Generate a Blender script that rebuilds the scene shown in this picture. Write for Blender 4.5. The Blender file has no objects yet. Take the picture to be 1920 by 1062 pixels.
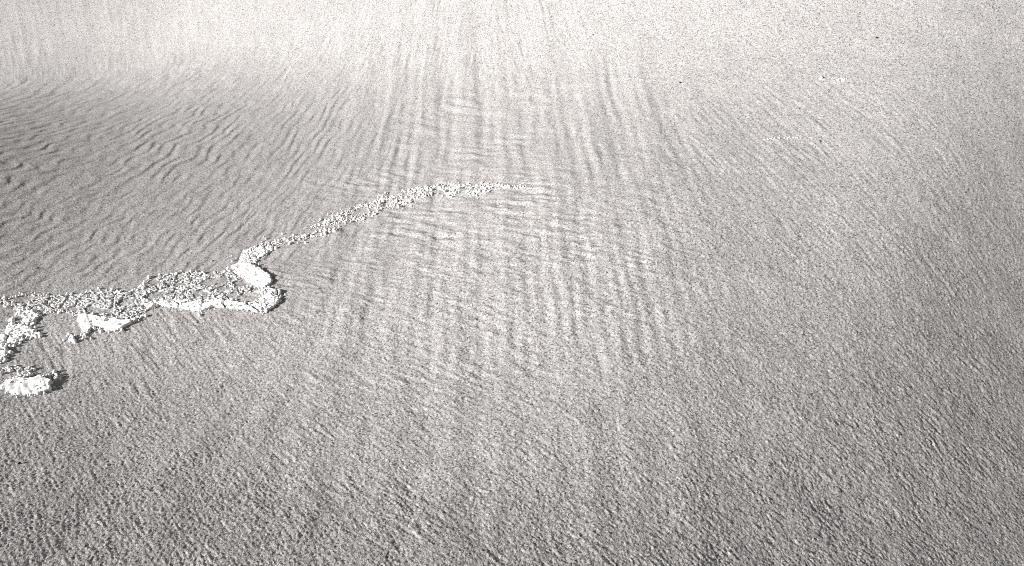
import bpy, math, random
import numpy as np

sc = bpy.context.scene
R = math.radians
# ---------------------------------------------------------------- camera, sky, sun, exposure
cam_d = bpy.data.cameras.new('camera')
cam = bpy.data.objects.new('camera', cam_d)
sc.collection.objects.link(cam)
cam.location = (0, 0, 1.6)
cam.rotation_euler = (R(45), 0, 0)
cam_d.sensor_width = 36
cam_d.lens = 18 / (math.tan(R(20)) * 1920 / 1062)
cam_d.clip_start = .01
cam_d.clip_end = 2000
sc.camera = cam

SUN_EL = R(26)
SHADOW = np.array([.95, .31]); SHADOW /= np.linalg.norm(SHADOW)   # the way shadows fall on the ground
world = bpy.data.worlds.new('World'); sc.world = world
world.use_nodes = True
nt = world.node_tree
sky = nt.nodes.new('ShaderNodeTexSky'); sky.sky_type = 'NISHITA'; sky.sun_disc = False
sky.sun_elevation = SUN_EL; sky.air_density = .5; sky.dust_density = .2
sky.sun_rotation = math.atan2(-SHADOW[0], -SHADOW[1])
bw = nt.nodes.new('ShaderNodeHueSaturation'); bw.inputs['Saturation'].default_value = .02
bg = nt.nodes['Background']; bg.inputs['Strength'].default_value = .05
nt.links.new(sky.outputs[0], bw.inputs['Color']); nt.links.new(bw.outputs[0], bg.inputs['Color'])

sun_d = bpy.data.lights.new('sun', 'SUN'); sun_d.energy = 5; sun_d.angle = R(.5); sun_d.color = (1, .975, .955)
sun = bpy.data.objects.new('sun', sun_d); sc.collection.objects.link(sun)
from mathutils import Vector
sun.rotation_euler = Vector((SHADOW[0] * math.cos(SUN_EL), SHADOW[1] * math.cos(SUN_EL), -math.sin(SUN_EL))).to_track_quat('-Z', 'Y').to_euler()
sc.view_settings.view_transform = 'Standard'
sc.view_settings.look = 'None'
sc.view_settings.gamma = 1
sc.view_settings.use_curve_mapping = False
sc.view_settings.exposure = EXPOSURE = .88
sc.cycles.use_denoising = False
sc.cycles.pixel_filter_type = 'BLACKMAN_HARRIS'
sc.cycles.filter_width = 1.0
sc.cycles.max_bounces = 3
sc.cycles.diffuse_bounces = 1

# terrain height table (tenths of a millimetre) on a regular ground grid, in metres; slopes shaped to make the sand's broad light and dark
GX0,GX1,GNX=-3.6,3.6,49
GY0,GY1,GNY=-0.6,6.0,45
TERRAIN=np.array([[8247,8229,8267,8247,8261,8216,8187,8106,8025,7898,7758,7576,7373,7130,6862,6558,6227,5869,5480,5064,4653,4224,3795,3399,3029,2546,1979,1454,874,308,-295,-904,-1498,-2063,-2584,-3053,-3474,-3845,-4171,-4455,-4699,-4909,-5085,-5236,-5359,-5466,-5548,-5638,-5655],[8264,8233,8250,8217,8215,8166,8129,8049,7964,7840,7699,7520,7317,7077,6808,6505,6172,5812,5414,5002,4588,4166,3737,3353,2982,2495,1945,1423,857,300,-293,-886,-1461,-2007,-2515,-2981,-3405,-3783,-4118,-4411,-4664,-4883,-5066,-5225,-5350,-5467,-5544,-5639,-5671],[7863,7877,7931,7921,7934,7898,7867,7794,7712,7591,7448,7265,7055,6801,6521,6193,5836,5476,5108,4726,4344,3939,3552,3207,2858,2399,1883,1392,872,353,-182,-732,-1292,-1867,-2414,-2906,-3352,-3749,-4100,-4410,-4675,-4908,-5098,-5268,-5395,-5518,-5591,-5687,-5715],[7497,7517,7596,7598,7631,7603,7585,7515,7439,7313,7169,6974,6753,6480,6173,5850,5528,5183,4840,4474,4111,3726,3369,3029,2693,2249,1761,1266,772,262,-243,-766,-1285,-1823,-2361,-2909,-3396,-3826,-4192,-4517,-4787,-5025,-5215,-5384,-5508,-5627,-5695,-5782,-5804],[6950,6990,7102,7124,7178,7167,7160,7101,7024,6904,6746,6552,6298,6014,5742,5447,5150,4838,4515,4184,3833,3491,3174,2853,2524,2114,1653,1164,687,188,-304,-810,-1317,-1829,-2351,-2867,-3407,-3911,-4320,-4678,-4969,-5219,-5415,-5586,-5707,-5819,-5880,-5952,-5966],[6327,6379,6514,6549,6622,6622,6626,6571,6499,6371,6210,5988,5749,5512,5259,5004,4732,4457,4160,3862,3536,3233,2941,2655,2325,1950,1511,1033,572,83,-395,-892,-1383,-1888,-2389,-2903,-3406,-3934,-4430,-4838,-5175,-5451,-5668,-5847,-5974,-6083,-6143,-6202,-6210],[5597,5661,5811,5861,5941,5954,5959,5910,5828,5697,5512,5308,5110,4901,4690,4469,4240,4000,3748,3482,3208,2956,2689,2441,2123,1782,1368,902,458,-20,-485,-973,-1455,-1951,-2446,-2946,-3452,-3954,-4471,-4965,-5358,-5683,-5933,-6137,-6281,-6398,-6463,-6519,-6526],[4803,4873,5025,5081,5162,5176,5181,5123,5035,4878,4705,4541,4367,4195,4016,3835,3647,3449,3246,3024,2814,2614,2392,2182,1895,1588,1205,755,330,-135,-589,-1067,-1540,-2028,-2514,-3011,-3503,-4010,-4502,-5023,-5502,-5881,-6180,-6420,-6592,-6728,-6809,-6872,-6884],[3975,4047,4175,4232,4289,4304,4279,4223,4090,3930,3790,3639,3498,3352,3210,3064,2918,2769,2613,2460,2324,2185,2034,1879,1644,1391,1052,633,232,-213,-657,-1126,-1595,-2080,-2565,-3060,-3556,-4055,-4560,-5055,-5575,-6048,-6391,-6681,-6889,-7054,-7157,-7238,-7261],[3178,3248,3329,3378,3401,3401,3354,3271,3130,3000,2852,2718,2573,2440,2302,2174,2043,1923,1799,1711,1629,1562,1487,1408,1251,1073,808,440,74,-333,-750,-1192,-1645,-2114,-2593,-3081,-3579,-4077,-4587,-5091,-5602,-6115,-6554,-6881,-7145,-7344,-7480,-7590,-7628],[2617,2660,2679,2701,2676,2645,2558,2444,2300,2173,2031,1898,1759,1627,1493,1365,1237,1116,1011,961,898,886,890,892,855,792,656,396,36,-349,-770,-1222,-1676,-2139,-2614,-3095,-3587,-4087,-4590,-5106,-5609,-6141,-6635,-7036,-7335,-7590,-7750,-7904,-7955],[2243,2262,2196,2185,2093,2032,1889,1747,1594,1452,1307,1170,1034,906,780,663,551,461,407,388,371,418,472,544,594,640,575,379,136,-203,-576,-1012,-1518,-2005,-2506,-3005,-3510,-4024,-4538,-5062,-5584,-6110,-6644,-7127,-7468,-7775,-7971,-8166,-8240],[2138,2118,1949,1888,1726,1616,1433,1272,1083,910,721,547,366,207,45,-87,-176,-215,-227,-207,-140,-49,32,171,296,424,498,396,204,-43,-398,-801,-1276,-1787,-2297,-2815,-3333,-3860,-4391,-4927,-5472,-6012,-6567,-7107,-7520,-7874,-8119,-8360,-8463],[2620,2482,2207,2021,1756,1523,1254,1038,808,608,396,198,-6,-210,-408,-535,-605,-631,-639,-584,-483,-391,-287,-123,54,226,386,398,252,75,-152,-522,-992,-1483,-1996,-2527,-3065,-3607,-4154,-4707,-5264,-5830,-6390,-6978,-7462,-7871,-8163,-8462,-8590],[2749,2618,2368,2148,1860,1552,1226,955,681,432,190,-45,-268,-492,-664,-758,-800,-803,-774,-711,-621,-511,-361,-177,38,225,375,426,342,173,23,-192,-608,-1116,-1607,-2132,-2654,-3204,-3759,-4341,-4920,-5530,-6102,-6738,-7287,-7763,-8098,-8465,-8619],[2608,2500,2270,2041,1732,1385,1038,729,436,162,-96,-343,-583,-810,-972,-1062,-1085,-1079,-1042,-975,-876,-736,-526,-274,-2,232,398,487,469,369,239,112,-171,-636,-1117,-1632,-2155,-2698,-3246,-3822,-4395,-5017,-5617,-6289,-6904,-7483,-7878,-8340,-8539],[2343,2257,2072,1850,1539,1169,814,469,151,-158,-442,-718,-975,-1204,-1368,-1454,-1479,-1475,-1438,-1357,-1233,-1059,-794,-476,-155,134,354,500,536,508,429,360,191,-166,-601,-1062,-1553,-2069,-2602,-3171,-3739,-4356,-4954,-5623,-6251,-6910,-7363,-7940,-8201],[1851,1804,1678,1495,1212,854,518,166,-159,-487,-789,-1090,-1364,-1601,-1766,-1857,-1894,-1901,-1864,-1774,-1629,-1426,-1130,-777,-422,-91,177,375,470,503,497,493,471,271,-89,-498,-937,-1408,-1892,-2419,-2950,-3540,-4119,-4777,-5396,-6096,-6566,-7223,-7517],[1228,1213,1141,1001,760,433,131,-207,-524,-854,-1165,-1477,-1754,-1990,-2149,-2244,-2292,-2306,-2269,-2173,-2018,-1801,-1497,-1132,-759,-402,-100,133,287,382,452,519,615,605,398,65,-312,-735,-1169,-1648,-2128,-2669,-3195,-3812,-4380,-5081,-5544,-6248,-6559],[506,516,490,391,198,-85,-344,-652,-946,-1264,-1571,-1877,-2148,-2370,-2518,-2613,-2666,-2681,-2643,-2545,-2389,-2171,-1872,-1512,-1130,-759,-435,-172,37,197,336,472,641,766,731,528,245,-100,-467,-885,-1305,-1792,-2257,-2822,-3321,-3983,-4400,-5096,-5389],[-280,-252,-241,-306,-454,-693,-907,-1176,-1437,-1730,-2018,-2303,-2551,-2747,-2880,-2967,-3017,-3029,-2988,-2891,-2741,-2530,-2240,-1887,-1504,-1124,-781,-489,-230,-6,192,383,599,802,899,829,662,423,151,-181,-521,-939,-1336,-1845,-2282,-2892,-3267,-3919,-4188],[-1105,-1064,-1024,-1064,-1170,-1370,-1544,-1772,-1999,-2257,-2511,-2762,-2973,-3134,-3242,-3315,-3355,-3359,-3315,-3220,-3074,-2867,-2584,-2236,-1851,-1461,-1098,-768,-458,-170,89,330,583,830,1011,1048,982,841,672,439,202,-121,-427,-859,-1232,-1787,-2147,-2768,-3047],[-1954,-1904,-1839,-1859,-1930,-2094,-2238,-2428,-2621,-2840,-3054,-3258,-3422,-3539,-3616,-3666,-3690,-3681,-3629,-3531,-3384,-3175,-2892,-2544,-2154,-1749,-1357,-982,-615,-263,65,366,662,942,1183,1303,1321,1258,1175,1029,889,664,470,145,-112,-575,-888,-1485,-1775],[-2814,-2758,-2671,-2676,-2714,-2848,-2968,-3126,-3288,-3466,-3638,-3790,-3900,-3971,-4010,-4030,-4030,-4001,-3932,-3820,-3660,-3439,-3148,-2793,-2391,-1964,-1535,-1109,-683,-268,131,500,845,1158,1443,1631,1724,1727,1718,1645,1589,1449,1355,1133,1004,662,458,-48,-273],[-3674,-3614,-3508,-3500,-3508,-3615,-3718,-3847,-3980,-4120,-4247,-4346,-4404,-4426,-4424,-4410,-4380,-4321,-4222,-4081,-3892,-3647,-3337,-2966,-2543,-2085,-1609,-1127,-646,-175,289,725,1118,1457,1771,2007,2159,2216,2264,2252,2263,2197,2181,2052,2014,1776,1665,1279,1134],[-4527,-4463,-4341,-4321,-4300,-4382,-4470,-4572,-4678,-4782,-4864,-4911,-4917,-4893,-4851,-4801,-4733,-4633,-4489,-4301,-4067,-3784,-3443,-3044,-2589,-2090,-1560,-1024,-493,27,545,1037,1468,1825,2154,2420,2612,2707,2790,2820,2873,2863,2900,2846,2866,2708,2654,2376,2282],[-5360,-5295,-5158,-5129,-5080,-5137,-5209,-5288,-5365,-5433,-5468,-5467,-5424,-5356,-5275,-5185,-5072,-4919,-4716,-4463,-4166,-3827,-3441,-3002,-2507,-1960,-1378,-794,-222,338,899,1431,1888,2257,2590,2871,3090,3212,3313,3370,3445,3474,3536,3538,3587,3485,3462,3266,3201],[-6163,-6096,-5953,-5911,-5846,-5870,-5914,-5976,-6019,-6051,-6040,-5990,-5901,-5791,-5669,-5534,-5368,-5149,-4870,-4533,-4154,-3742,-3298,-2813,-2275,-1686,-1064,-444,158,747,1333,1887,2359,2735,3067,3355,3589,3731,3840,3912,3995,4046,4123,4154,4205,4144,4130,3991,3941],[-6913,-6845,-6705,-6650,-6577,-6566,-6581,-6620,-6628,-6618,-6558,-6458,-6323,-6169,-6002,-5814,-5580,-5280,-4904,-4466,-3989,-3495,-2990,-2456,-1884,-1263,-620,21,647,1251,1847,2407,2883,3256,3581,3867,4109,4264,4377,4454,4540,4598,4685,4727,4766,4727,4714,4607,4564],[-7590,-7520,-7394,-7328,-7254,-7215,-7200,-7205,-7177,-7116,-7004,-6850,-6663,-6457,-6234,-5976,-5659,-5253,-4769,-4218,-3656,-3087,-2535,-1947,-1337,-723,-104,522,1151,1779,2380,2940,3421,3798,4120,4403,4650,4816,4933,5009,5095,5152,5240,5276,5303,5268,5253,5159,5119],[-8157,-8092,-7986,-7920,-7847,-7797,-7752,-7714,-7645,-7524,-7356,-7137,-6892,-6616,-6321,-5967,-5539,-5018,-4420,-3791,-3192,-2583,-1993,-1389,-791,-181,430,1048,1669,2294,2899,3461,3954,4339,4664,4947,5200,5378,5500,5579,5658,5721,5795,5811,5829,5787,5767,5676,5636],[-8578,-8520,-8446,-8383,-8325,-8266,-8210,-8130,-8010,-7823,-7587,-7297,-6972,-6615,-6203,-5739,-5149,-4515,-3928,-3310,-2707,-2097,-1491,-884,-276,333,945,1561,2178,2802,3408,3974,4477,4874,5204,5491,5748,5941,6070,6154,6229,6292,6342,6344,6345,6297,6267,6175,6131],[-8817,-8774,-8729,-8681,-8635,-8584,-8515,-8421,-8245,-7985,-7665,-7299,-6872,-6421,-5875,-5269,-4672,-4069,-3460,-2855,-2242,-1633,-1020,-408,204,819,1433,2052,2669,3294,3903,4472,4986,5396,5735,6025,6291,6494,6640,6723,6806,6857,6880,6870,6856,6800,6763,6664,6619],[-8852,-8820,-8807,-8767,-8739,-8684,-8617,-8491,-8300,-7979,-7548,-7089,-6557,-5969,-5379,-4794,-4196,-3600,-2997,-2392,-1786,-1175,-564,50,664,1281,1897,2519,3137,3764,4378,4952,5477,5902,6250,6548,6818,7039,7194,7295,7369,7391,7405,7378,7357,7290,7249,7145,7098],[-8670,-8648,-8654,-8622,-8596,-8540,-8454,-8320,-8092,-7773,-7265,-6664,-6094,-5510,-4925,-4334,-3741,-3143,-2544,-1940,-1336,-727,-117,496,1110,1728,2344,2967,3585,4215,4834,5411,5948,6387,6748,7051,7331,7561,7739,7843,7893,7905,7903,7869,7838,7767,7722,7615,7567],[-8261,-8247,-8259,-8222,-8178,-8095,-7977,-7796,-7545,-7224,-6808,-6258,-5656,-5080,-4488,-3898,-3303,-2705,-2106,-1503,-898,-290,319,932,1545,2162,2778,3401,4020,4649,5268,5853,6396,6855,7223,7540,7819,8070,8253,8337,8379,8378,8370,8328,8295,8220,8174,8065,8019],[-7541,-7572,-7596,-7578,-7534,-7456,-7340,-7182,-6966,-6692,-6333,-5898,-5331,-4703,-4113,-3500,-2904,-2296,-1693,-1085,-478,132,742,1355,1968,2585,3200,3823,4441,5069,5689,6278,6830,7300,7687,8002,8301,8547,8700,8784,8814,8810,8797,8753,8719,8645,8600,8495,8451],[-6986,-7011,-7018,-6999,-6948,-6870,-6749,-6597,-6391,-6143,-5828,-5454,-4995,-4450,-3816,-3189,-2560,-1944,-1323,-708,-90,527,1143,1761,2377,2995,3612,4232,4851,5475,6097,6687,7247,7728,8128,8459,8727,8930,9080,9153,9190,9182,9172,9129,9099,9028,8988,8888,8848],[-6511,-6528,-6512,-6487,-6423,-6340,-6214,-6060,-5859,-5619,-5327,-4984,-4583,-4115,-3585,-2969,-2310,-1659,-1014,-377,252,883,1508,2136,2759,3385,4007,4632,5252,5878,6499,7092,7650,8155,8546,8833,9068,9249,9386,9463,9501,9501,9493,9458,9432,9370,9337,9248,9215],[-6172,-6174,-6132,-6094,-6012,-5919,-5783,-5623,-5418,-5177,-4890,-4557,-4176,-3743,-3260,-2724,-2132,-1496,-814,-129,533,1193,1840,2483,3118,3749,4376,5000,5624,6247,6882,7488,8017,8468,8819,9088,9301,9471,9602,9685,9732,9740,9742,9716,9700,9649,9624,9549,9522],[-5939,-5929,-5866,-5816,-5721,-5620,-5477,-5312,-5105,-4865,-4580,-4253,-3878,-3458,-2988,-2473,-1913,-1315,-679,-15,668,1359,2055,2749,3436,4112,4774,5417,6041,6642,7220,7757,8244,8661,8997,9255,9462,9626,9759,9849,9908,9929,9942,9928,9922,9885,9871,9814,9797],[-5795,-5776,-5699,-5640,-5536,-5430,-5284,-5119,-4916,-4683,-4408,-4094,-3735,-3332,-2882,-2387,-1845,-1262,-642,10,686,1378,2079,2780,3475,4159,4826,5471,6092,6686,7251,7773,8243,8654,8990,9256,9470,9643,9786,9891,9968,10008,10037,10041,10049,10031,10028,9991,9981],[-5717,-5693,-5610,-5546,-5441,-5333,-5190,-5029,-4833,-4608,-4346,-4047,-3707,-3325,-2900,-2430,-1918,-1363,-768,-138,521,1204,1903,2609,3315,4013,4698,5360,5998,6603,7179,7710,8187,8608,8961,9245,9476,9662,9817,9935,10027,10081,10123,10139,10158,10152,10160,10140,10141],[-5679,-5650,-5569,-5504,-5406,-5302,-5171,-5021,-4843,-4638,-4400,-4129,-3820,-3474,-3087,-2659,-2190,-1681,-1132,-548,69,713,1379,2059,2748,3437,4121,4790,5442,6065,6665,7222,7731,8187,8583,8913,9190,9419,9615,9772,9901,9992,10065,10110,10150,10169,10192,10198,10209],[-5664,-5650,-5573,-5503,-5413,-5311,-5188,-5044,-4875,-4680,-4453,-4193,-3898,-3564,-3191,-2777,-2322,-1825,-1288,-714,-105,533,1196,1876,2567,3260,3950,4627,5290,5924,6538,7108,7632,8102,8510,8851,9139,9379,9586,9752,9890,9986,10066,10113,10157,10175,10197,10201,10205]],float)/1e4
# outlines of the crust plates on the ground, metres
OUT={"band":[[-1.5605,1.6091],[-1.5367,1.6161],[-1.5015,1.6373],[-1.4702,1.6492],[-1.3753,1.6503],[-1.2997,1.6749],[-1.2397,1.6837],[-1.1809,1.6735],[-1.1536,1.7029],[-1.1247,1.6936],[-1.1177,1.6402],[-1.1088,1.6063],[-1.085,1.5586],[-1.0981,1.532],[-1.1444,1.5417],[-1.2039,1.5487],[-1.2639,1.5568],[-1.3099,1.5647],[-1.355,1.5707],[-1.3875,1.5518],[-1.4304,1.5726],[-1.4571,1.5706],[-1.4957,1.5914],[-1.5261,1.5965],[-1.5538,1.5972]],"arm":[[-1.4607,1.5687],[-1.4288,1.5695],[-1.3856,1.548],[-1.3862,1.5172],[-1.4004,1.5049],[-1.3665,1.4777],[-1.3443,1.4646],[-1.3463,1.4504],[-1.3843,1.4553],[-1.3841,1.4202],[-1.4014,1.4118],[-1.3809,1.3649],[-1.3867,1.3368],[-1.4108,1.3349],[-1.4476,1.4013],[-1.4444,1.4437],[-1.4458,1.4798],[-1.4467,1.5245]],"front_slab":[[-1.269,1.5474],[-1.2495,1.5509],[-1.2099,1.541],[-1.171,1.5377],[-1.1398,1.5305],[-1.096,1.5268],[-1.119,1.5025],[-1.1302,1.4847],[-1.1563,1.4809],[-1.1913,1.4983],[-1.2081,1.4944],[-1.219,1.4726],[-1.2438,1.4972],[-1.2661,1.526]],"middle":[[-1.1516,1.6983],[-1.1504,1.7557],[-1.0978,1.7906],[-1.0256,1.7917],[-0.9747,1.78],[-0.9284,1.781],[-0.9105,1.8214],[-0.8719,1.783],[-0.8299,1.7308],[-0.7772,1.6898],[-0.7544,1.6441],[-0.7626,1.603],[-0.8135,1.6102],[-0.8557,1.6204],[-0.8874,1.6276],[-0.92,1.6223],[-1.0164,1.6318],[-1.0644,1.6293],[-1.0798,1.6187],[-1.1022,1.6079],[-1.1273,1.64]],"rim":[[-1.102,1.6014],[-1.0801,1.6195],[-1.0618,1.6226],[-1.0139,1.6251],[-0.9175,1.6148],[-0.8852,1.6209],[-0.8489,1.6144],[-0.7808,1.5985],[-0.7431,1.5938],[-0.7301,1.5543],[-0.7499,1.557],[-0.783,1.5725],[-0.8289,1.5805],[-0.8896,1.5894],[-0.9208,1.5669],[-0.986,1.5885],[-1.0531,1.6001],[-1.0846,1.5819]],"big_slab":[[-0.895,1.8387],[-0.8652,1.8453],[-0.8105,1.8043],[-0.7586,1.7497],[-0.7459,1.7077],[-0.7573,1.6812],[-0.7875,1.6905],[-0.8299,1.7308],[-0.8687,1.7727],[-0.9095,1.8182]],"knot":[[-0.7639,1.6781],[-0.7419,1.671],[-0.7031,1.6559],[-0.6921,1.6228],[-0.7001,1.591],[-0.7136,1.5684],[-0.726,1.5571],[-0.7529,1.5944],[-0.7596,1.636]],"head":[[-0.9396,1.8936],[-0.903,1.8805],[-0.9065,1.9429],[-0.8668,1.9573],[-0.8477,1.9676],[-0.8067,1.9405],[-0.8216,1.8967],[-0.8392,1.8651],[-0.8314,1.8214],[-0.8767,1.8482],[-0.9086,1.848]],"low_slab":[[-1.3234,1.2364],[-1.3206,1.2611],[-1.3034,1.2706],[-1.2654,1.2692],[-1.2459,1.2807],[-1.2105,1.2636],[-1.1935,1.2258],[-1.2146,1.2086],[-1.2606,1.2047],[-1.2938,1.2098]],"low_stalk":[[-1.3027,1.2693],[-1.3021,1.2903],[-1.3316,1.3095],[-1.3539,1.3045],[-1.3694,1.3136],[-1.3196,1.322],[-1.2828,1.3205],[-1.2885,1.2959],[-1.2778,1.2707]],"low_tail":[[-1.2439,1.2794],[-1.228,1.3009],[-1.2017,1.295],[-1.1975,1.2746],[-1.2066,1.2603]],"bit":[[-1.251,1.4334],[-1.2548,1.4611],[-1.2405,1.4545],[-1.235,1.4325]],"bit2":[[-1.2249,1.4703],[-1.2154,1.4748],[-1.2091,1.4553],[-1.2271,1.4549]]}
TRAIL={"lower":[[-0.8703,1.9352,0.0227],[-0.8381,1.9709,0.0247],[-0.7946,1.9924,0.023],[-0.7541,2.0035,0.0201],[-0.7077,2.0181,0.0202],[-0.6706,2.048,0.0203],[-0.6298,2.0343,0.0133]],"mid_upper":[[-0.6999,2.0933,0.0139],[-0.6595,2.1142,0.0177],[-0.6289,2.1545,0.0215],[-0.5965,2.1903,0.0181],[-0.5694,2.2234,0.0186],[-0.5302,2.2285,0.0147],[-0.4827,2.2677,0.0169],[-0.4217,2.2641,0.015]],"mid_lower":[[-0.658,2.107,0.0176],[-0.6073,2.1112,0.0176],[-0.5656,2.1299,0.0192],[-0.5204,2.1304,0.0209],[-0.4986,2.1558,0.018],[-0.4666,2.2041,0.022],[-0.4071,2.2031,0.0184],[-0.3683,2.2088,0.011]],"upper":[[-0.4117,2.2913,0.0156],[-0.3722,2.3005,0.0233],[-0.3247,2.2981,0.0233],[-0.2637,2.2918,0.0157],[-0.1956,2.2694,0.0151],[-0.1152,2.2261,0.0167],[-0.0504,2.191,0.0144],[0.0062,2.1675,0.0103],[0.0372,2.1537,0.0054]],"upper_side":[[-0.3867,2.2524,0.0113],[-0.3454,2.2406,0.0189],[-0.3061,2.2449,0.0189]],"upper_lump":[[-0.2256,2.2262,0.0111],[-0.2051,2.2128,0.0112]],"upper_lump2":[[-0.1459,2.1906,0.0181],[-0.0944,2.1774,0.0144]],"faint_far":[[1.1645,2.6347,0.0055],[1.2119,2.6322,0.0083],[1.2448,2.6122,0.0065],[1.2555,2.5952,0.0051]],"faint_near":[[0.8817,2.2824,0.0059],[0.9317,2.278,0.0087],[0.9683,2.2792,0.0071],[1.0022,2.2702,0.0056]]}
BAYS=[[-0.9105, 1.7354, 0.0156, 0.0255], [-0.8426, 1.7222, 0.0236, 0.0282], [-0.8932, 1.6831, 0.0153, 0.0174], [-0.801, 1.6344, 0.0352, 0.0247], [-0.9512, 1.7277, 0.0232, 0.0185], [-0.9531, 1.6614, 0.0251, 0.0133], [-1.0392, 1.7187, 0.0179, 0.008], [-0.8487, 1.6454, 0.015, 0.0199], [-0.79, 1.6817, 0.0143, 0.0171], [-1.1625, 1.619, 0.0218, 0.0199], [-1.0788, 1.6661, 0.0149, 0.0116], [-1.303, 1.5402, 0.0275, 0.0183]]
PEBBLES=[[-1.5205, 1.7991], [-0.9857, 1.8669], [0.3691, 3.3021], [0.6316, 3.1971], [0.6757, 2.7801], [1.4234, 2.8264], [1.0631, 2.2433], [-1.0884, 0.9338], [-0.9796, 1.8595]]
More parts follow.
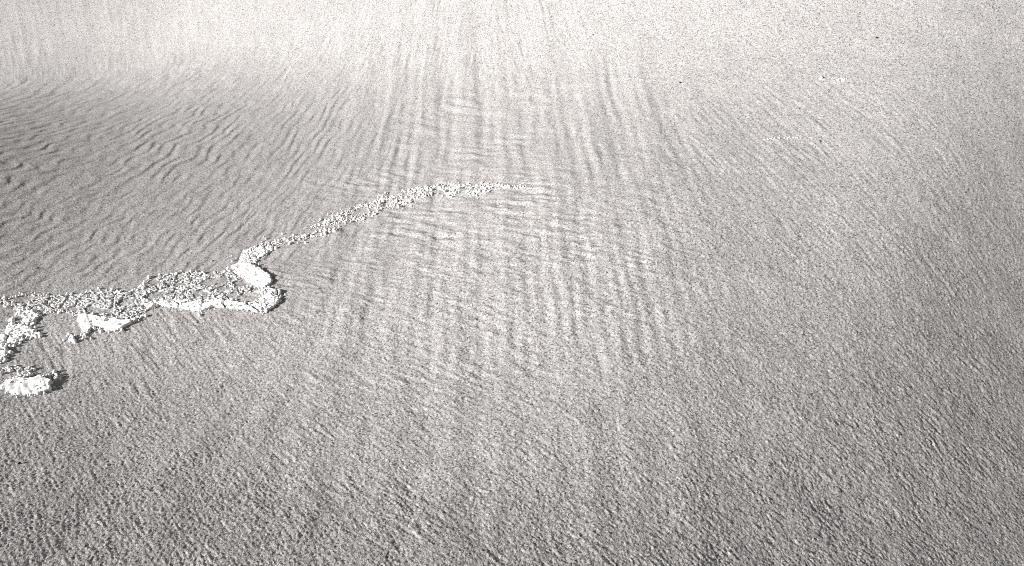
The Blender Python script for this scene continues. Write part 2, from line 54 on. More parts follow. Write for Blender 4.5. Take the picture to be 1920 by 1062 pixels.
# wind ripple sets: centre, inverse axes, crest direction, wavelength, crest length, strength
RIPPLES=[["saw",[-2.0856,2.8194,2.3861,1.3823,-0.324,0.9937,0.1762,0.9844,0.0663,0.1317,0.75]],
["saw",[-1.5777,2.1027,2.1478,1.0553,-0.4524,2.6612,0.1858,0.9826,0.0502,0.1213,0.8]],
["saw",[-1.4974,2.8929,2.1815,0.8476,-0.0845,1.4342,0.1126,0.9936,0.0557,0.1848,1.0]],
["saw",[-1.1473,2.232,2.557,0.8936,-0.023,2.5291,0.1508,0.9886,0.0457,0.1492,1.0]],
["saw",[-0.8386,2.8179,2.6899,0.565,0.2438,1.665,0.0824,0.9966,0.0466,0.2729,0.95]],
["saw",[-2.5428,3.7727,1.3649,0.7456,0.2997,1.6812,-0.0391,0.9992,0.0917,0.3197,0.4]],
["saw",[-0.8086,2.2964,3.0824,0.7474,0.4611,3.7122,0.151,0.9885,0.0415,0.2054,0.7]],
["saw",[-0.5856,2.7114,5.49,0.8306,0.4756,1.9571,-0.0083,1.0,0.0447,0.4007,0.7]],
["wave",[-0.3698,2.8313,3.8889,0.342,0.5186,1.3925,-0.044,0.999,0.0572,0.5836,0.75]],
["wave",[-0.028,2.819,4.002,0.021,0.6927,1.3517,-0.021,0.9998,0.0606,0.5675,0.75]],
["wave",[0.3403,2.5173,4.1662,-0.3807,0.6825,1.5174,-0.0034,1.0,0.0492,0.49,0.95]],
["wave",[0.5051,2.1334,6.3265,-0.9565,0.4019,2.1146,-0.0234,0.9997,0.0399,0.2847,0.55]],
["wave",[0.1832,1.5997,3.8733,-0.2427,0.2298,2.1995,-0.0154,0.9999,0.042,0.2384,0.9]],
["wave",[-0.1308,1.6568,4.2399,0.1905,0.3357,2.0528,-0.0207,0.9998,0.0457,0.2659,0.75]],
["wave",[-0.4461,1.7016,5.1053,0.8117,0.3187,2.2682,-0.0538,0.9986,0.0453,0.2509,0.6]],
["wave",[0.0504,1.0373,3.089,-0.0699,-0.027,3.0186,0.0456,0.999,0.0417,0.1808,0.25]],
["wave",[-0.4272,1.0451,3.2095,0.6862,0.0417,2.7134,0.0336,0.9994,0.0455,0.1561,0.2]],
["wave",[-0.3904,3.7015,2.3875,0.1244,1.3874,2.9434,0.0358,0.9994,0.0694,0.4193,0.3]],
["wave",[0.1402,3.4348,2.6671,-0.0608,1.5499,2.9826,-0.0933,0.9956,0.0568,0.45,0.3]],
["band",[-0.0544,3.1096,1.5722,0.0075,0.4435,0.9144,-0.0243,0.9997,0.1804,1.7805,0.6]],
["band",[-0.1147,1.8383,1.8909,0.0647,0.1442,0.9697,-0.03,0.9996,0.151,1.0004,0.45]],
["band",[0.1526,1.0303,2.4367,-0.1593,-0.0838,2.1214,0.0378,0.9993,0.1099,0.4628,0.25]],
["str",[-0.1267,2.053,2.115,0.0754,0.9094,2.8733,0.8678,-0.497,0.039,0.1585,1.9]],
["str",[0.2297,1.6222,2.9457,-0.2221,0.3171,3.3195,0.9194,-0.3933,0.0252,0.1019,1.7]],
["str",[-0.2274,1.6134,2.6426,0.2046,0.5042,3.5657,0.9018,-0.4321,0.0257,0.1153,1.9]],
["str",[-0.56,1.6843,3.3823,0.6825,0.441,3.7982,0.8928,-0.4505,0.0286,0.1398,1.2]],
["str",[-0.0374,2.5884,2.3536,0.0133,0.8602,1.8605,0.7966,-0.6045,0.0543,0.1985,0.75]],
["str",[0.3196,2.5186,3.5429,-0.3161,1.0674,2.3355,0.9257,0.3782,0.0502,0.0952,0.5]],
["str",[-0.9458,1.3956,2.0629,0.7856,0.0349,3.5037,0.6628,-0.7488,0.0155,0.1396,0.95]],
["str",[-0.1597,1.2895,2.1586,0.133,0.2999,4.111,0.8321,-0.5547,0.0251,0.0973,1.2]],
["str",[0.4871,1.3697,2.6579,-0.4322,-0.1215,3.6331,0.6618,-0.7497,0.022,0.064,0.6]],
["str",[-0.8811,0.9114,2.4725,1.2933,-0.1268,3.0509,0.6965,-0.7175,0.0099,0.0993,0.95]],
["str",[-0.3135,0.9638,2.5287,0.42,-0.0039,3.8396,0.7231,-0.6907,0.0158,0.0927,1.1]],
["str",[0.2347,0.959,2.714,-0.2799,-0.2542,3.9858,0.6429,-0.766,0.0142,0.0548,0.9]],
["str",[0.979,1.1779,1.6245,-0.5152,-0.4543,2.6925,0.7001,-0.7141,0.0156,0.0476,0.9]],
["str",[1.0613,1.7976,1.9361,-0.5394,-0.3922,3.1442,0.5006,-0.8657,0.0174,0.0959,0.8]],
["str",[-0.8715,2.0854,2.6397,0.7475,0.369,4.0759,0.0873,0.9962,0.0225,0.1104,0.5]],
["str",[-1.2116,1.7889,2.2847,0.9884,-0.1799,7.3489,0.2624,0.9649,0.0252,0.0702,0.4]],
["str",[0.9964,2.2655,2.1123,-0.556,0.361,2.7322,0.2756,-0.9613,0.0214,0.1736,0.9]],
["str",[0.1077,3.4513,1.9882,-0.0373,1.7208,3.3812,0.1575,-0.9875,0.0211,0.3132,1.2]],
["str",[-0.4472,3.6898,2.2245,0.1364,1.3575,2.8832,0.0842,0.9964,0.027,0.277,1.0]],
["str",[-1.05,3.836,1.8134,0.2899,1.1129,2.4324,0.2981,0.9545,0.0331,0.1996,0.9]],
["str",[-1.9431,4.2346,1.345,0.3949,0.7063,1.9831,0.4931,0.8699,0.048,0.1483,0.8]],
["str",[-2.8363,4.1855,1.8629,0.9275,0.0801,1.0989,0.2704,0.9627,0.0483,0.1348,0.5]],
["str",[0.497,3.0622,2.9799,-0.2868,2.1626,4.1078,0.7282,-0.6854,0.0251,0.1634,0.9]],
["str",[0.964,3.031,2.3716,-0.4009,1.5222,3.5631,0.3162,-0.9487,0.0178,0.1376,0.6]]]
ROUGH=[[-1.4814, 2.627, 1.0309, 0.4339, -0.104, 1.151, -0.45], [0.4845, 3.1267, 4.0185, -0.3558, 2.2644, 4.2155, -0.55], [1.2567, 2.1655, 11.2563, -3.5437, 0.2679, 7.1281, -0.9], [-0.032, 1.98, 2.2833, 0.0132, 0.6321, 2.1904, -0.15], [1.2298, 1.1705, 1.2191, -0.481, -0.3243, 1.8088, 0.12], [-0.8323, 0.8257, 1.8874, 0.9934, -0.1468, 3.3415, 0.1], [-0.9171, 3.9562, 0.5558, 0.0557, 0.8563, 2.0272, -0.25]]


# ---------------------------------------------------------------- noise
def _hash(ix, iy, seed):
    h = (ix.astype(np.uint32) * np.uint32(374761393) + iy.astype(np.uint32) * np.uint32(668265263) + np.uint32(seed * 1274126177 & 0xffffffff))
    h = (h ^ (h >> np.uint32(13))) * np.uint32(1274126177)
    return h ^ (h >> np.uint32(16))
def noise(x, y, seed=0):
    """gradient noise, about -1..1"""
    x0 = np.floor(x); y0 = np.floor(y)
    fx = (x - x0).astype(np.float32); fy = (y - y0).astype(np.float32)
    ix = x0.astype(np.int64); iy = y0.astype(np.int64)
    def g(dx, dy):
        a = (_hash(ix + dx, iy + dy, seed) & np.uint32(1023)).astype(np.float32) * np.float32(2 * math.pi / 1024)
        return np.cos(a) * (fx - dx) + np.sin(a) * (fy - dy)
    u = fx * fx * fx * (fx * (fx * 6 - 15) + 10); v = fy * fy * fy * (fy * (fy * 6 - 15) + 10)
    a = g(0, 0); b = g(1, 0); c = g(0, 1); d = g(1, 1)
    return ((a + (b - a) * u) * (1 - v) + (c + (d - c) * u) * v) * 1.5
def fbm(x, y, seed, octs=3):
    s = 0; a = 1; t = 0
    for k in range(octs):
        s = s + a * noise(x * 2 ** k, y * 2 ** k, seed + k * 17); t += a; a *= .55
    return s / t
def worley(x, y, seed=0):
    """distance to the nearest scattered point, and that point's random number"""
    x0 = np.floor(x); y0 = np.floor(y); ix = x0.astype(np.int64); iy = y0.astype(np.int64)
    best = np.full(x.shape, 9., np.float32); rid = np.zeros(x.shape, np.float32)
    for dx in (-1, 0, 1):
        for dy in (-1, 0, 1):
            h = _hash(ix + dx, iy + dy, seed)
            px = (h & np.uint32(255)).astype(np.float32) / 256; py = ((h >> np.uint32(8)) & np.uint32(255)).astype(np.float32) / 256
            r = ((h >> np.uint32(16)) & np.uint32(255)).astype(np.float32) / 255
            d = (px + dx - (x - x0)) ** 2 + (py + dy - (y - y0)) ** 2
            m = d < best; best = np.where(m, d, best); rid = np.where(m, r, rid)
    return np.sqrt(best), rid
def cracked(x, y, seed=0):
    """distance to the nearest crack between angular cells, and the cell's random number"""
    x0 = np.floor(x); y0 = np.floor(y); ix = x0.astype(np.int64); iy = y0.astype(np.int64)
    f1 = np.full(x.shape, 9., np.float32); f2 = f1.copy(); rid = np.zeros(x.shape, np.float32)
    for dx in (-1, 0, 1):
        for dy in (-1, 0, 1):
            h = _hash(ix + dx, iy + dy, seed)
            px = (h & np.uint32(255)).astype(np.float32) / 256; py = ((h >> np.uint32(8)) & np.uint32(255)).astype(np.float32) / 256
            r = ((h >> np.uint32(16)) & np.uint32(255)).astype(np.float32) / 255
            d = np.sqrt((px + dx - (x - x0)) ** 2 + (py + dy - (y - y0)) ** 2)
            n = d < f1
            f2 = np.where(n, f1, np.minimum(f2, d)); rid = np.where(n, r, rid); f1 = np.where(n, d, f1)
    return f2 - f1, rid
def smooth(a, b, x):
    t = np.clip((x - a) / (b - a), 0, 1); return t * t * (3 - 2 * t)

# ---------------------------------------------------------------- the ground's shape, a function of place
def terrain(x, y):
    dx = (GX1 - GX0) / (GNX - 1); dy = (GY1 - GY0) / (GNY - 1)
    u = np.clip((x - GX0) / dx, 1.0001, GNX - 2.0001); v = np.clip((y - GY0) / dy, 1.0001, GNY - 2.0001)
    i = np.floor(u).astype(int); j = np.floor(v).astype(int); fu = u - i; fv = v - j
    def w(f): return [(1 - f) ** 3 / 6, (3 * f ** 3 - 6 * f ** 2 + 4) / 6, (-3 * f ** 3 + 3 * f ** 2 + 3 * f + 1) / 6, f ** 3 / 6]
    wu = w(fu); wv = w(fv); out = 0
    for b in range(4):
        for a in range(4):
            out = out + wv[b] * wu[a] * TERRAIN[np.clip(j + b - 1, 0, GNY - 1), np.clip(i + a - 1, 0, GNX - 1)]
    r = np.hypot(x, y - 2)
    far = smooth(5, 40, r)
    return out * (1 - far) + far * 1.2 * fbm(x / 35, y / 35, 5, 3)
def ell(q, x, y):
    dx = x - q[0]; dy = y - q[1]
    a = q[2] * dx + q[3] * dy; b = q[4] * dx + q[5] * dy
    return a * a + b * b
def ripples(x, y):
    """wind ripples: neighbouring sets of one family hand over to each other"""
    x = np.asarray(x, float); y = np.asarray(y, float)
    total = np.zeros(x.shape)
    for fam in ('saw', 'band', 'wave', 'str'):
        num = np.zeros(x.shape); den = np.full(x.shape, 1e-9); env = np.zeros(x.shape)
        for k, (kind, q) in enumerate(RIPPLES):
            if kind != fam: continue
            e = ell(q, x, y)
            m = e < 5
            if not m.any(): continue
            xx = x[m]; yy = y[m]
            wgt = np.exp(-e[m] * .9) - math.exp(-4.5)
            d = np.array(q[6:8]); ac, al, amp = q[8:11]
            n = np.array([-d[1], d[0]])
            if n @ SHADOW < 0: n = -n                     # n points to the lee side
            s = xx * d[0] + yy * d[1]; t = xx * n[0] + yy * n[1]
            if kind == 'saw':
                ph = t / ac + .54 * noise(s / (al * .75), t / (ac * 3.0), 40 + k) + .13 * noise(s / (al * .3), t / (ac * 1.1), 60 + k)
                f = ph - np.floor(ph)
                saw = np.where(f < .70, f / .70, (1 - f) / .30)
                saw = saw * saw * (3 - 2 * saw)
                brk = .2 + .8 * smooth(-.4, .35, noise(s / (al * .5), t / (ac * 1.3), 80 + k))
                v = amp * ac * .075 * (saw - .5) * brk * SAW
            elif kind in ('wave', 'band'):
                ph = t / ac + .32 * noise(s / (al * .8), t / (ac * 3), 240 + k)
                brk = .32 + .85 * smooth(-.45, .45, noise(s / (al * .45), t / (ac * 1.3), 260 + k))
                v = amp * ac * .030 * np.sin(ph * 2 * math.pi) * brk * WAVE
            else:
                a = noise(s / al * 1.6, t / ac * 1.25, 120 + k)
                b = noise(s / al * 2.8, t / ac * 2.3, 160 + k)
                brk = smooth(-.5, .5, noise(s / (al * 1.1), t / (ac * 4), 200 + k))
                v = amp * ac * .085 * (a + .5 * b) * (.35 + brk) * STR
            p = wgt ** (3 if fam != 'str' else 1.5)
            num[m] += v * p; den[m] += p; env[m] += wgt
        total += num / den * np.minimum(env * 1.25, 1)
    return total
def rough(x, y):
    r = np.ones(np.shape(x))
    for q in ROUGH:
        e = ell(q, x, y)
        r = r * (1 + q[6] * np.exp(-e * e * .6))
    return r
SAW = .8; WAVE = .95; STR = 1.0
def ground(x, y):
    near = 1 - smooth(4.5, 9, np.hypot(x, y - 1.5))
    soft = fbm(x / .16, y / .16, 300, 3) * .0035 * near
    return terrain(x, y) + ripples(x, y) + soft
def grain(x, y):
    """coarse sand grains and small clods, a few millimetres"""
    g = rough(x, y)
    patch = .75 + .5 * smooth(-.5, .6, fbm(x / .09, y / .13, 330, 2))
    left = smooth(.1, -.5, x) * smooth(1.5, 2.1, y)          # the far left runs the other way
    def laid(dx, dy, size, seed):
        s = x * dx + y * dy; t = -x * dy + y * dx
        return noise(s / (size * 2.1), t / size, seed)
    a = laid(.67, -.74, .0070, 301) * (1 - left) * .0008 + noise(x / .0070, y / .0070, 306) * left * .0006
    b = laid(.67, -.74, .0036, 302) * (1 - left) * .0010 + laid(.72, .69, .0036, 305) * left * .0008
    w, rid = worley(x / .0042, y / .0042, 303)
    c = np.clip(.62 - w, 0, 1) * (.4 + rid) * .0013
    cl, r2 = worley(x / .016, y / .016, 304)
    d = np.clip(.30 - cl, 0, 1) * (r2 > .88) * .005
    return (a + b + c + d) * g * patch * GRAIN
GRAIN = .92

# ---------------------------------------------------------------- materials
def new_mat(name):
    m = bpy.data.materials.new(name); m.use_nodes = True
    n = m.node_tree; p = n.nodes['Principled BSDF']
    p.inputs['Roughness'].default_value = .95
    p.inputs['Specular IOR Level'].default_value = .08
    return m, n, p
def sand_material():
    m, n, p = new_mat('pale_coarse_sand')
    N = n.nodes.new; L = n.links.new
    co = N('ShaderNodeTexCoord')
    v = N('ShaderNodeTexVoronoi'); v.inputs['Scale'].default_value = 320; L(co.outputs['Object'], v.inputs['Vector'])
    sep = N('ShaderNodeSeparateColor'); L(v.outputs['Color'], sep.inputs[0])
    ramp = N('ShaderNodeValToRGB'); L(sep.outputs[0], ramp.inputs[0])
    e = ramp.color_ramp.elements
    def stop(i, pos, val):
        s = e[i] if i < 2 else e.new(pos); s.position = pos; s.color = (val, val * .968, val * .948, 1)
    stop(0, 0, .09); stop(1, 1, .58); stop(2, .12, .22); stop(3, .32, .36); stop(4, .78, .43)
    nz = N('ShaderNodeTexNoise'); nz.inputs['Scale'].default_value = 7; nz.inputs['Detail'].default_value = 5; L(co.outputs['Object'], nz.inputs['Vector'])
    mr = N('ShaderNodeMapRange'); mr.inputs['From Min'].default_value = .3; mr.inputs['From Max'].default_value = .7
    mr.inputs['To Min'].default_value = .95; mr.inputs['To Max'].default_value = 1.05; L(nz.outputs['Fac'], mr.inputs['Value'])
    mul = N('ShaderNodeMix'); mul.data_type = 'RGBA'; mul.blend_type = 'MULTIPLY'; mul.inputs['Factor'].default_value = 1
    L(ramp.outputs[0], mul.inputs['A']); L(mr.outputs[0], mul.inputs['B']); L(mul.outputs['Result'], p.inputs['Base Color'])
    b1 = N('ShaderNodeTexNoise'); b1.inputs['Scale'].default_value = 420; b1.inputs['Detail'].default_value = 2; L(co.outputs['Object'], b1.inputs['Vector'])
    bump = N('ShaderNodeBump'); bump.inputs['Strength'].default_value = .6; bump.inputs['Distance'].default_value = .0022
    L(b1.outputs['Fac'], bump.inputs['Height']); L(bump.outputs[0], p.inputs['Normal'])
    return m
def crust_material(name, lo, hi, grey):
    m, n, p = new_mat(name)
    N = n.nodes.new; L = n.links.new
    co = N('ShaderNodeTexCoord')
    v = N('ShaderNodeTexNoise'); v.inputs['Scale'].default_value = 160; v.inputs['Detail'].default_value = 4; L(co.outputs['Object'], v.inputs['Vector'])
    ramp = N('ShaderNodeValToRGB'); L(v.outputs['Fac'], ramp.inputs[0])
    e = ramp.color_ramp.elements
    e[0].position = lo; e[0].color = (grey, grey * .98, grey * .96, 1); e[1].position = hi; e[1].color = (.93, .925, .915, 1)
    L(ramp.outputs[0], p.inputs['Base Color'])
    b1 = N('ShaderNodeTexNoise'); b1.inputs['Scale'].default_value = 300; b1.inputs['Detail'].default_value = 3; L(co.outputs['Object'], b1.inputs['Vector'])
    bump = N('ShaderNodeBump'); bump.inputs['Strength'].default_value = .4; bump.inputs['Distance'].default_value = .0016
    L(b1.outputs['Fac'], bump.inputs['Height']); L(bump.outputs[0], p.inputs['Normal'])
    return m
def pebble_material():
    m, n, p = new_mat('dark_basalt')
    N = n.nodes.new; L = n.links.new
    co = N('ShaderNodeTexCoord'); v = N('ShaderNodeTexNoise'); v.inputs['Scale'].default_value = 500; L(co.outputs['Object'], v.inputs['Vector'])
    ramp = N('ShaderNodeValToRGB'); L(v.outputs['Fac'], ramp.inputs[0])
    ramp.color_ramp.elements[0].color = (.012, .012, .012, 1); ramp.color_ramp.elements[1].color = (.05, .048, .046, 1)
    L(ramp.outputs[0], p.inputs['Base Color'])
    return m
SAND = sand_material(); CRUST = crust_material('white_chalky_crust', .25, .38, .6); PITTED = crust_material('pitted_dusty_crust', .42, .60, .32); DARK = pebble_material()

def mesh_obj(name, co, faces, mat, smooth_shade=True):
    me = bpy.data.meshes.new(name)
    nv = len(co); nf = len(faces)
    me.vertices.add(nv); me.vertices.foreach_set('co', np.ascontiguousarray(co, np.float32).ravel())
    me.loops.add(nf * 4); me.loops.foreach_set('vertex_index', np.ascontiguousarray(faces, np.int32).ravel())
    me.polygons.add(nf); me.polygons.foreach_set('loop_start', np.arange(0, nf * 4, 4, dtype=np.int32))
    me.update(calc_edges=True)
    if smooth_shade: me.polygons.foreach_set('use_smooth', np.ones(nf, bool))
    me.materials.append(mat)
    o = bpy.data.objects.new(name, me); sc.collection.objects.link(o)
    return o

# ---------------------------------------------------------------- the ground, one sheet to the horizon
def build_ground():
    ang = np.linspace(R(73), R(21), 980)
    yn = 1.6 / np.tan(ang)
    yf = yn[-1] + np.cumsum(np.geomspace(.03, 60, 60))
    yb = yn[0] - np.cumsum(np.geomspace(.02, 60, 50))[::-1]
    ys = np.concatenate([yb, yn, yf])
    un = np.linspace(-1, 1, 1500)
    uo = 1 + np.cumsum(np.geomspace(.008, 25, 50))
    us = np.concatenate([-uo[::-1], un, uo])
    half = np.clip(1.02 + .58 * ys, 1.05, 4.2)
    X = us[None, :] * half[:, None]; Y = np.repeat(ys[:, None], len(us), 1)
    Z = ground(X, Y)
    jn = slice(len(yb) - 5, len(yb) + len(yn) + 5); iN = slice(len(uo) - 5, len(uo) + len(un) + 5)
    Z[jn, iN] += grain(X[jn, iN], Y[jn, iN])
    ny, nx = X.shape
    idx = np.arange(ny * nx).reshape(ny, nx)
    f = np.stack([idx[:-1, :-1], idx[:-1, 1:], idx[1:, 1:], idx[1:, :-1]], -1).reshape(-1, 4)
    o = mesh_obj('ground', np.stack([X, Y, Z], -1).reshape(-1, 3), f, SAND)
    o['kind'] = 'structure'
    return o
build_ground()

# ---------------------------------------------------------------- crust
def tag(o, label, cat, group=None, kind=None):
    o['label'] = label; o['category'] = cat
    if group: o['group'] = group
    if kind: o['kind'] = kind
def poly_sdf(P, x, y):
    """signed distance to an outline, positive inside"""
    P = np.array(P); d = np.full(x.shape, 1e9); ins = np.zeros(x.shape, bool)
    for a, b in zip(P, np.roll(P, -1, 0)):
        e = b - a; t = np.clip(((x - a[0]) * e[0] + (y - a[1]) * e[1]) / (e @ e + 1e-12), 0, 1)
        d = np.minimum(d, (x - a[0] - t * e[0]) ** 2 + (y - a[1] - t * e[1]) ** 2)
        c = ((a[1] > y) != (b[1] > y)) & (x < (b[0] - a[0]) * (y - a[1]) / (b[1] - a[1] + 1e-12) + a[0])
        ins ^= c
    return np.where(ins, 1, -1) * np.sqrt(d)
def line_sdf(Q, x, y):
    Q = np.array(Q); best = np.full(x.shape, -9.)
    for a, b in zip(Q[:-1], Q[1:]):
        e = b[:2] - a[:2]; t = np.clip(((x - a[0]) * e[0] + (y - a[1]) * e[1]) / (e @ e + 1e-12), 0, 1)
        d = np.hypot(x - a[0] - t * e[0], y - a[1] - t * e[1])
        best = np.maximum(best, a[2] + (b[2] - a[2]) * t - d)
    return best
def crust(name, sdf, box, thick, pits=.5, jag=.006, lump=.4, lean=0., bays=(), seed=0, cell=.0013, big_pits=(), edge=.0022, gaps=0., cracks=0., lost=.12, mat=None):
    """a slab: broken outline, pitted lumpy top, steep sides that go down into the sand"""
    x0, y0, x1, y1 = box
    xs = np.arange(x0 - .02, x1 + .02, cell); ys = np.arange(y0 - .02, y1 + .02, cell)
    X, Y = np.meshgrid(xs, ys)
    s = sdf(X, Y)
    s = s + jag * (fbm(X / .022, Y / .022, 500 + seed, 3) + .28 * noise(X / .007, Y / .007, 510 + seed))
    for bx, by, ra, rb in bays:
        q = np.hypot((X - bx) / ra, (Y - by) / rb) + .35 * noise(X / .018, Y / .018, 520 + seed)
        s = np.minimum(s, (q - 1) * min(ra, rb))
    tilt = 0
    if gaps:
        s = np.minimum(s, (fbm(X / .030, Y / .024, 560 + seed, 2) + .95 - gaps) * .010)
    if cracks:
        wx = X + .003 * noise(X / .009, Y / .009, 571 + seed); wy = Y + .003 * noise(X / .009, Y / .009, 572 + seed)
        c, r0 = cracked(wx / cracks, wy / (cracks * .8), 570 + seed)
        s = np.where(r0 < lost, np.minimum(s, -.004), np.minimum(s, (c - .05) * cracks * .6))
        tilt = (r0 - .5) * .35
    rise = smooth(-.0004, edge, s)
    top = thick * (1 + lump * fbm(X / .024, Y / .024, 530 + seed, 2) + tilt)
    top = top + .0011 * lump * noise(X / .0075, Y / .0075, 535 + seed)
    if lean:
        k = (Y - ys.mean()) + (X - xs.mean()) * .05
        span = max(np.ptp(k[s > 0]) if (s > 0).any() else 1, 1e-6)
        lo = k[s > 0].min() if (s > 0).any() else 0
        top = top * (1 - lean + 2 * lean * (k - lo) / span)
    w, rid = worley(X / .0082, Y / .0082, 540 + seed)
    depth = np.where(rid < pits, (1 - smooth(.16, .30, w)), 0) if pits else 0
    w2, rid2 = worley(X / .019, Y / .019, 550 + seed)
    depth = np.maximum(depth, np.where(rid2 < pits * .55, (1 - smooth(.14, .24, w2)), 0))
    for bx, by, rr in big_pits:
        q = np.hypot(X - bx, (Y - by) / 1.2)
        depth = np.maximum(depth, .9 * (1 - smooth(rr * .6, rr, q)))
    top = top * (1 - 1.05 * depth)
    G = ground(X, Y)
    Z = G - .006 + (top + .006) * rise
    keep = s > -.003
    kf = keep[:-1, :-1] | keep[:-1, 1:] | keep[1:, 1:] | keep[1:, :-1]
    idx = np.arange(X.size).reshape(X.shape)
    f = np.stack([idx[:-1, :-1], idx[:-1, 1:], idx[1:, 1:], idx[1:, :-1]], -1)[kf].reshape(-1, 4)
    used = np.unique(f); remap = np.zeros(X.size, int); remap[used] = np.arange(len(used))
    co = np.stack([X, Y, Z], -1).reshape(-1, 3)[used]
    c0 = co.mean(0)
    o = mesh_obj(name, co - c0, remap[f], mat or CRUST, smooth_shade=True)
    o.location = c0
    return o
def plate(key, name, label, cat, **kw):
    P = np.array(OUT[key])
    o = crust(name, lambda x, y: poly_sdf(P, x, y), (*P.min(0), *P.max(0)), **kw)
    tag(o, label, cat); return o
def strand(key, name, label, cat, **kw):
    Q = np.array(TRAIL[key]); m = Q[:, 2].max()
    o = crust(name, lambda x, y: line_sdf(Q, x, y), (*(Q[:, :2].min(0) - m), *(Q[:, :2].max(0) + m)), **kw)
    tag(o, label, cat); return o

plate('band', 'crust_plate', 'broad pitted white crust plate reaching in from the left edge of the sand', 'crust', thick=.0038, pits=.85, jag=.006, lump=.45, gaps=.24, cracks=.050, lost=.03, bays=BAYS[9:12], seed=1, mat=PITTED)
plate('arm', 'crust_plate', 'white crust arm running down the left edge from the broad pitted plate', 'crust', thick=.0065, pits=.5, jag=.006, lump=.4, gaps=.15, cracks=.055, lost=.05, seed=2)
fs = np.array(OUT['front_slab']); c = fs.mean(0)
plate('front_slab', 'crust_slab', 'smooth bright white slab leaning just below the broad pitted plate, above bare sand', 'crust', thick=.009, pits=.04, jag=.006, lump=.2, lean=.45, seed=3, edge=.002,
      big_pits=[(c[0] + .012, c[1] + .012, .0065), (c[0] + .058, c[1] - .006, .005), (c[0] + .085, c[1] + .010, .0045), (c[0] - .03, c[1] + .004, .004)])
plate('middle', 'crust_plate', 'thin crust plate broken into a net round patches of bare sand', 'crust', thick=.0034, pits=.85, jag=.007, lump=.45, gaps=.34, cracks=.040, lost=.05, bays=BAYS[:9] + BAYS[10:11], seed=4, mat=PITTED)
plate('rim', 'crust_ledge', 'long narrow white rim along the lower side of the netted crust plate', 'crust', thick=.0095, pits=.22, jag=.004, lump=.3, lean=.45, gaps=.08, cracks=.07, lost=0, seed=5)
plate('big_slab', 'crust_slab', 'thick smooth white slab with a shadowed right edge at the foot of the crumbly trail', 'crust', thick=.009, pits=.12, jag=.008, lump=.3, lean=.3, seed=6, edge=.002)
plate('knot', 'crust_knot', 'lumpy white knot of crust at the right end of the narrow white rim', 'crust', thick=.010, pits=.4, jag=.007, lump=.5, gaps=.15, cracks=.04, lost=.04, seed=7, edge=.002)
plate('head', 'crust_knot', 'crumbly white crust patch where the thin trail joins the thick smooth slab', 'crust', thick=.0055, pits=.5, jag=.006, lump=.5, gaps=.3, cracks=.03, lost=.1, seed=8)
plate('low_slab', 'crust_slab', 'bright white slab lying alone on the sand, lowest of all the crust', 'crust', thick=.011, pits=.10, jag=.007, lump=.25, lean=.4, seed=9, edge=.002)
plate('low_stalk', 'crust_flake', 'small forked flake of crust standing behind the lone lowest white slab', 'crust', thick=.005, pits=.5, jag=.006, lump=.5, gaps=.3, cracks=.03, seed=10, mat=PITTED)
plate('low_tail', 'crust_flake', 'dark pitted crust flake casting a shadow at the right end of the lowest slab', 'crust', thick=.008, pits=.7, jag=.006, lump=.6, cracks=.025, seed=11, mat=PITTED)
plate('bit', 'crust_fragment', 'tiny loose crust fragment on bare sand left of the smooth leaning slab', 'crust', thick=.006, pits=.4, jag=.004, lump=.6, seed=12)
plate('bit2', 'crust_fragment', 'tiny crust fragment just below the left tip of the smooth leaning slab', 'crust', thick=.004, pits=.4, jag=.004, lump=.6, seed=13)
TR = dict(pits=.3, lump=.5, edge=.0022, cell=.0011, mat=PITTED)
strand('lower', 'crust_trail', 'lowest stretch of the crumbly white trail, rising right from the crust patch', 'crust', thick=.0038, jag=.008, cracks=0.0125, lost=.22, seed=20, **TR)
strand('mid_upper', 'crust_trail', 'upper strand of the crumbly white trail where it splits in two', 'crust', thick=.0038, jag=.008, cracks=0.012, lost=.22, seed=21, **TR)
strand('mid_lower', 'crust_trail', 'lower strand of the crumbly white trail where it splits in two', 'crust', thick=.0038, jag=.008, cracks=0.0135, lost=.22, seed=22, **TR)
strand('upper', 'crust_trail', 'far level stretch of the crumbly white trail, thinning out to the right', 'crust', thick=.0038, jag=.008, cracks=0.013, lost=.22, seed=23, **TR)
strand('upper_side', 'crust_fragment', 'short crumbly lump under the left end of the far level trail', 'crust', thick=.0038, jag=.008, cracks=0.012, lost=.22, seed=24, **TR)
strand('upper_lump', 'crust_fragment', 'small dark-sided lump just under the middle of the far level trail', 'crust', thick=.0038, jag=.008, cracks=0.012, lost=.22, seed=25, **TR)
strand('upper_lump2', 'crust_fragment', 'ragged lump under the far level trail toward its thin right end', 'crust', thick=.0038, jag=.008, cracks=0.012, lost=.22, seed=26, **TR)
strand('faint_far', 'crust_wisp', 'faint wisp of white crust alone on the far right sand', 'crust', thick=.0019, jag=.009, cracks=.013, lost=.3, seed=27, pits=.3, lump=.4, edge=.003, mat=PITTED)
strand('faint_near', 'crust_wisp', 'faint level wisp of white crust on the right sand, nearer than the other', 'crust', thick=.0019, jag=.009, cracks=.013, lost=.3, seed=28, pits=.3, lump=.4, edge=.003, mat=PITTED)

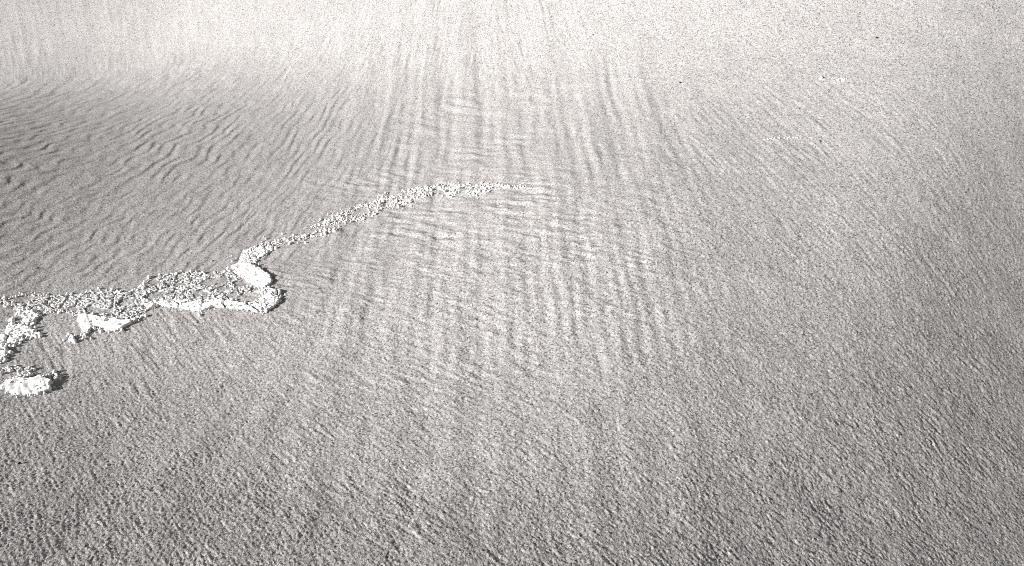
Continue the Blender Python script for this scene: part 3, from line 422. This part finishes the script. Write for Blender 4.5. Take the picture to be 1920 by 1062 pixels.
# loose crumbs round the crust: too many and too small to count
def crumbs():
    rng = np.random.default_rng(4)
    V = []; F = []
    base = np.array([(1, 0, 0), (-1, 0, 0), (0, 1, 0), (0, -1, 0), (0, 0, 1), (0, 0, -1)], float)
    quads = []
    pts = []
    for k, Q in TRAIL.items():
        Q = np.array(Q); n = 110 if 'faint' not in k else 14
        if 'lump' in k: n = 80
        i = rng.integers(0, len(Q) - 1, n); t = rng.random(n)[:, None]
        p = Q[i] * (1 - t) + Q[i + 1] * t
        pts.append(p[:, :2] + rng.normal(0, 1, (n, 2)) * (p[:, 2:] * 1.0 + .003))
    for k, P in OUT.items():
        P = np.array(P); n = int(14 * len(P)) if k in ('band', 'middle', 'arm') else 5 * len(P)
        i = rng.integers(0, len(P), n); t = rng.random(n)[:, None]
        p = P[i] * (1 - t) + P[(i + 1) % len(P)] * t
        pts.append(p + rng.normal(0, .006, (n, 2)))
    p = np.concatenate(pts); n = len(p)
    s = rng.gamma(2.2, .00085, n).clip(.0007, .005)
    z = ground(p[:, 0], p[:, 1]) + s * .3 + .0012
    # each crumb: an uneven eight-cornered clod
    cube = np.array([(-1, -1, -1), (1, -1, -1), (1, 1, -1), (-1, 1, -1), (-.8, -.8, .9), (.8, -.8, .9), (.8, .8, .9), (-.8, .8, .9)], float)
    fq = np.array([(3, 2, 1, 0), (4, 5, 6, 7), (0, 1, 5, 4), (1, 2, 6, 5), (2, 3, 7, 6), (3, 0, 4, 7)])
    a = rng.random(n) * 6.28
    C = cube[None] * (1 + rng.normal(0, .25, (n, 8, 3))) * s[:, None, None]
    X = C[..., 0] * np.cos(a)[:, None] - C[..., 1] * np.sin(a)[:, None]; Yy = C[..., 0] * np.sin(a)[:, None] + C[..., 1] * np.cos(a)[:, None]
    co = np.stack([X + p[:, :1], Yy + p[:, 1:2], C[..., 2] + z[:, None]], -1).reshape(-1, 3)
    f = (fq[None] + 8 * np.arange(n)[:, None, None]).reshape(-1, 4)
    o = mesh_obj('crust_crumbs', co, f, CRUST, smooth_shade=False)
    tag(o, 'loose white crumbs scattered along the crust and its trail', 'crumbs', kind='stuff')
crumbs()

# ---------------------------------------------------------------- dark pebbles, each lying alone on the sand
def pebble(i, x, y, size, rz, label):
    rng = np.random.default_rng(90 + i)
    size = tuple(v * .85 for v in size)
    nu, nv = 10, 7
    u = np.arange(nu) / nu * 2 * math.pi; v = np.linspace(.12, math.pi - .12, nv)
    U, V = np.meshgrid(u, v)
    r = 1 + rng.normal(0, .08, U.shape)
    co = np.stack([r * np.cos(U) * np.sin(V) * size[0], r * np.sin(U) * np.sin(V) * size[1], r * np.cos(V) * size[2]], -1).reshape(-1, 3)
    f = []
    for b in range(nv - 1):
        for a in range(nu):
            f.append((b * nu + a, (b + 1) * nu + a, (b + 1) * nu + (a + 1) % nu, b * nu + (a + 1) % nu))
    for b, o_ in ((0, 0), (nv - 1, 0)):
        for a in range(0, nu, 2):
            if a + 3 <= nu - 1 or a + 3 == nu: 
                q = [b * nu, b * nu + a + 1, b * nu + a + 2, b * nu + (a + 3) % nu]
                if len(set(q)) == 4 and a + 3 < nu: f.append(tuple(q if b == 0 else q[::-1]))
    o = mesh_obj('pebble', co, np.array(f), DARK)
    o.location = (x, y, float(ground(np.array([x]), np.array([y]))[0]) + size[2] * .55 + .001)
    o.rotation_euler = (0, 0, rz)
    tag(o, label, 'pebble', 'dark pebbles lying alone on the sand')
PB = [((.0065, .0022, .003), .1, 'thin dark pebble on the sand above the broad crust plate, near the left edge'),
      ((.004, .0025, .0025), .3, 'small dark pebble just left of where the crumbly trail begins'),
      ((.0045, .003, .0035), 0, 'tiny black pebble inside the smooth pale patch of the far sand'),
      ((.0035, .0028, .0025), .5, 'tiny dark pebble at the right rim of the far smooth pale patch'),
      ((.005, .0042, .004), .2, 'black pebble at the lower right corner of the far smooth pale patch'),
      ((.0048, .004, .004), .9, 'tiny black pebble farthest right, on the bright far sand'),
      ((.0035, .003, .003), .4, 'tiny dark pebble right of the nearer faint wisp of crust'),
      ((.0045, .002, .003), .8, 'dark pebble nearest the viewer, low on the left sand')]
for i, (s, rz, lab) in enumerate(PB):
    pebble(i, *PEBBLES[i], s, rz, lab)
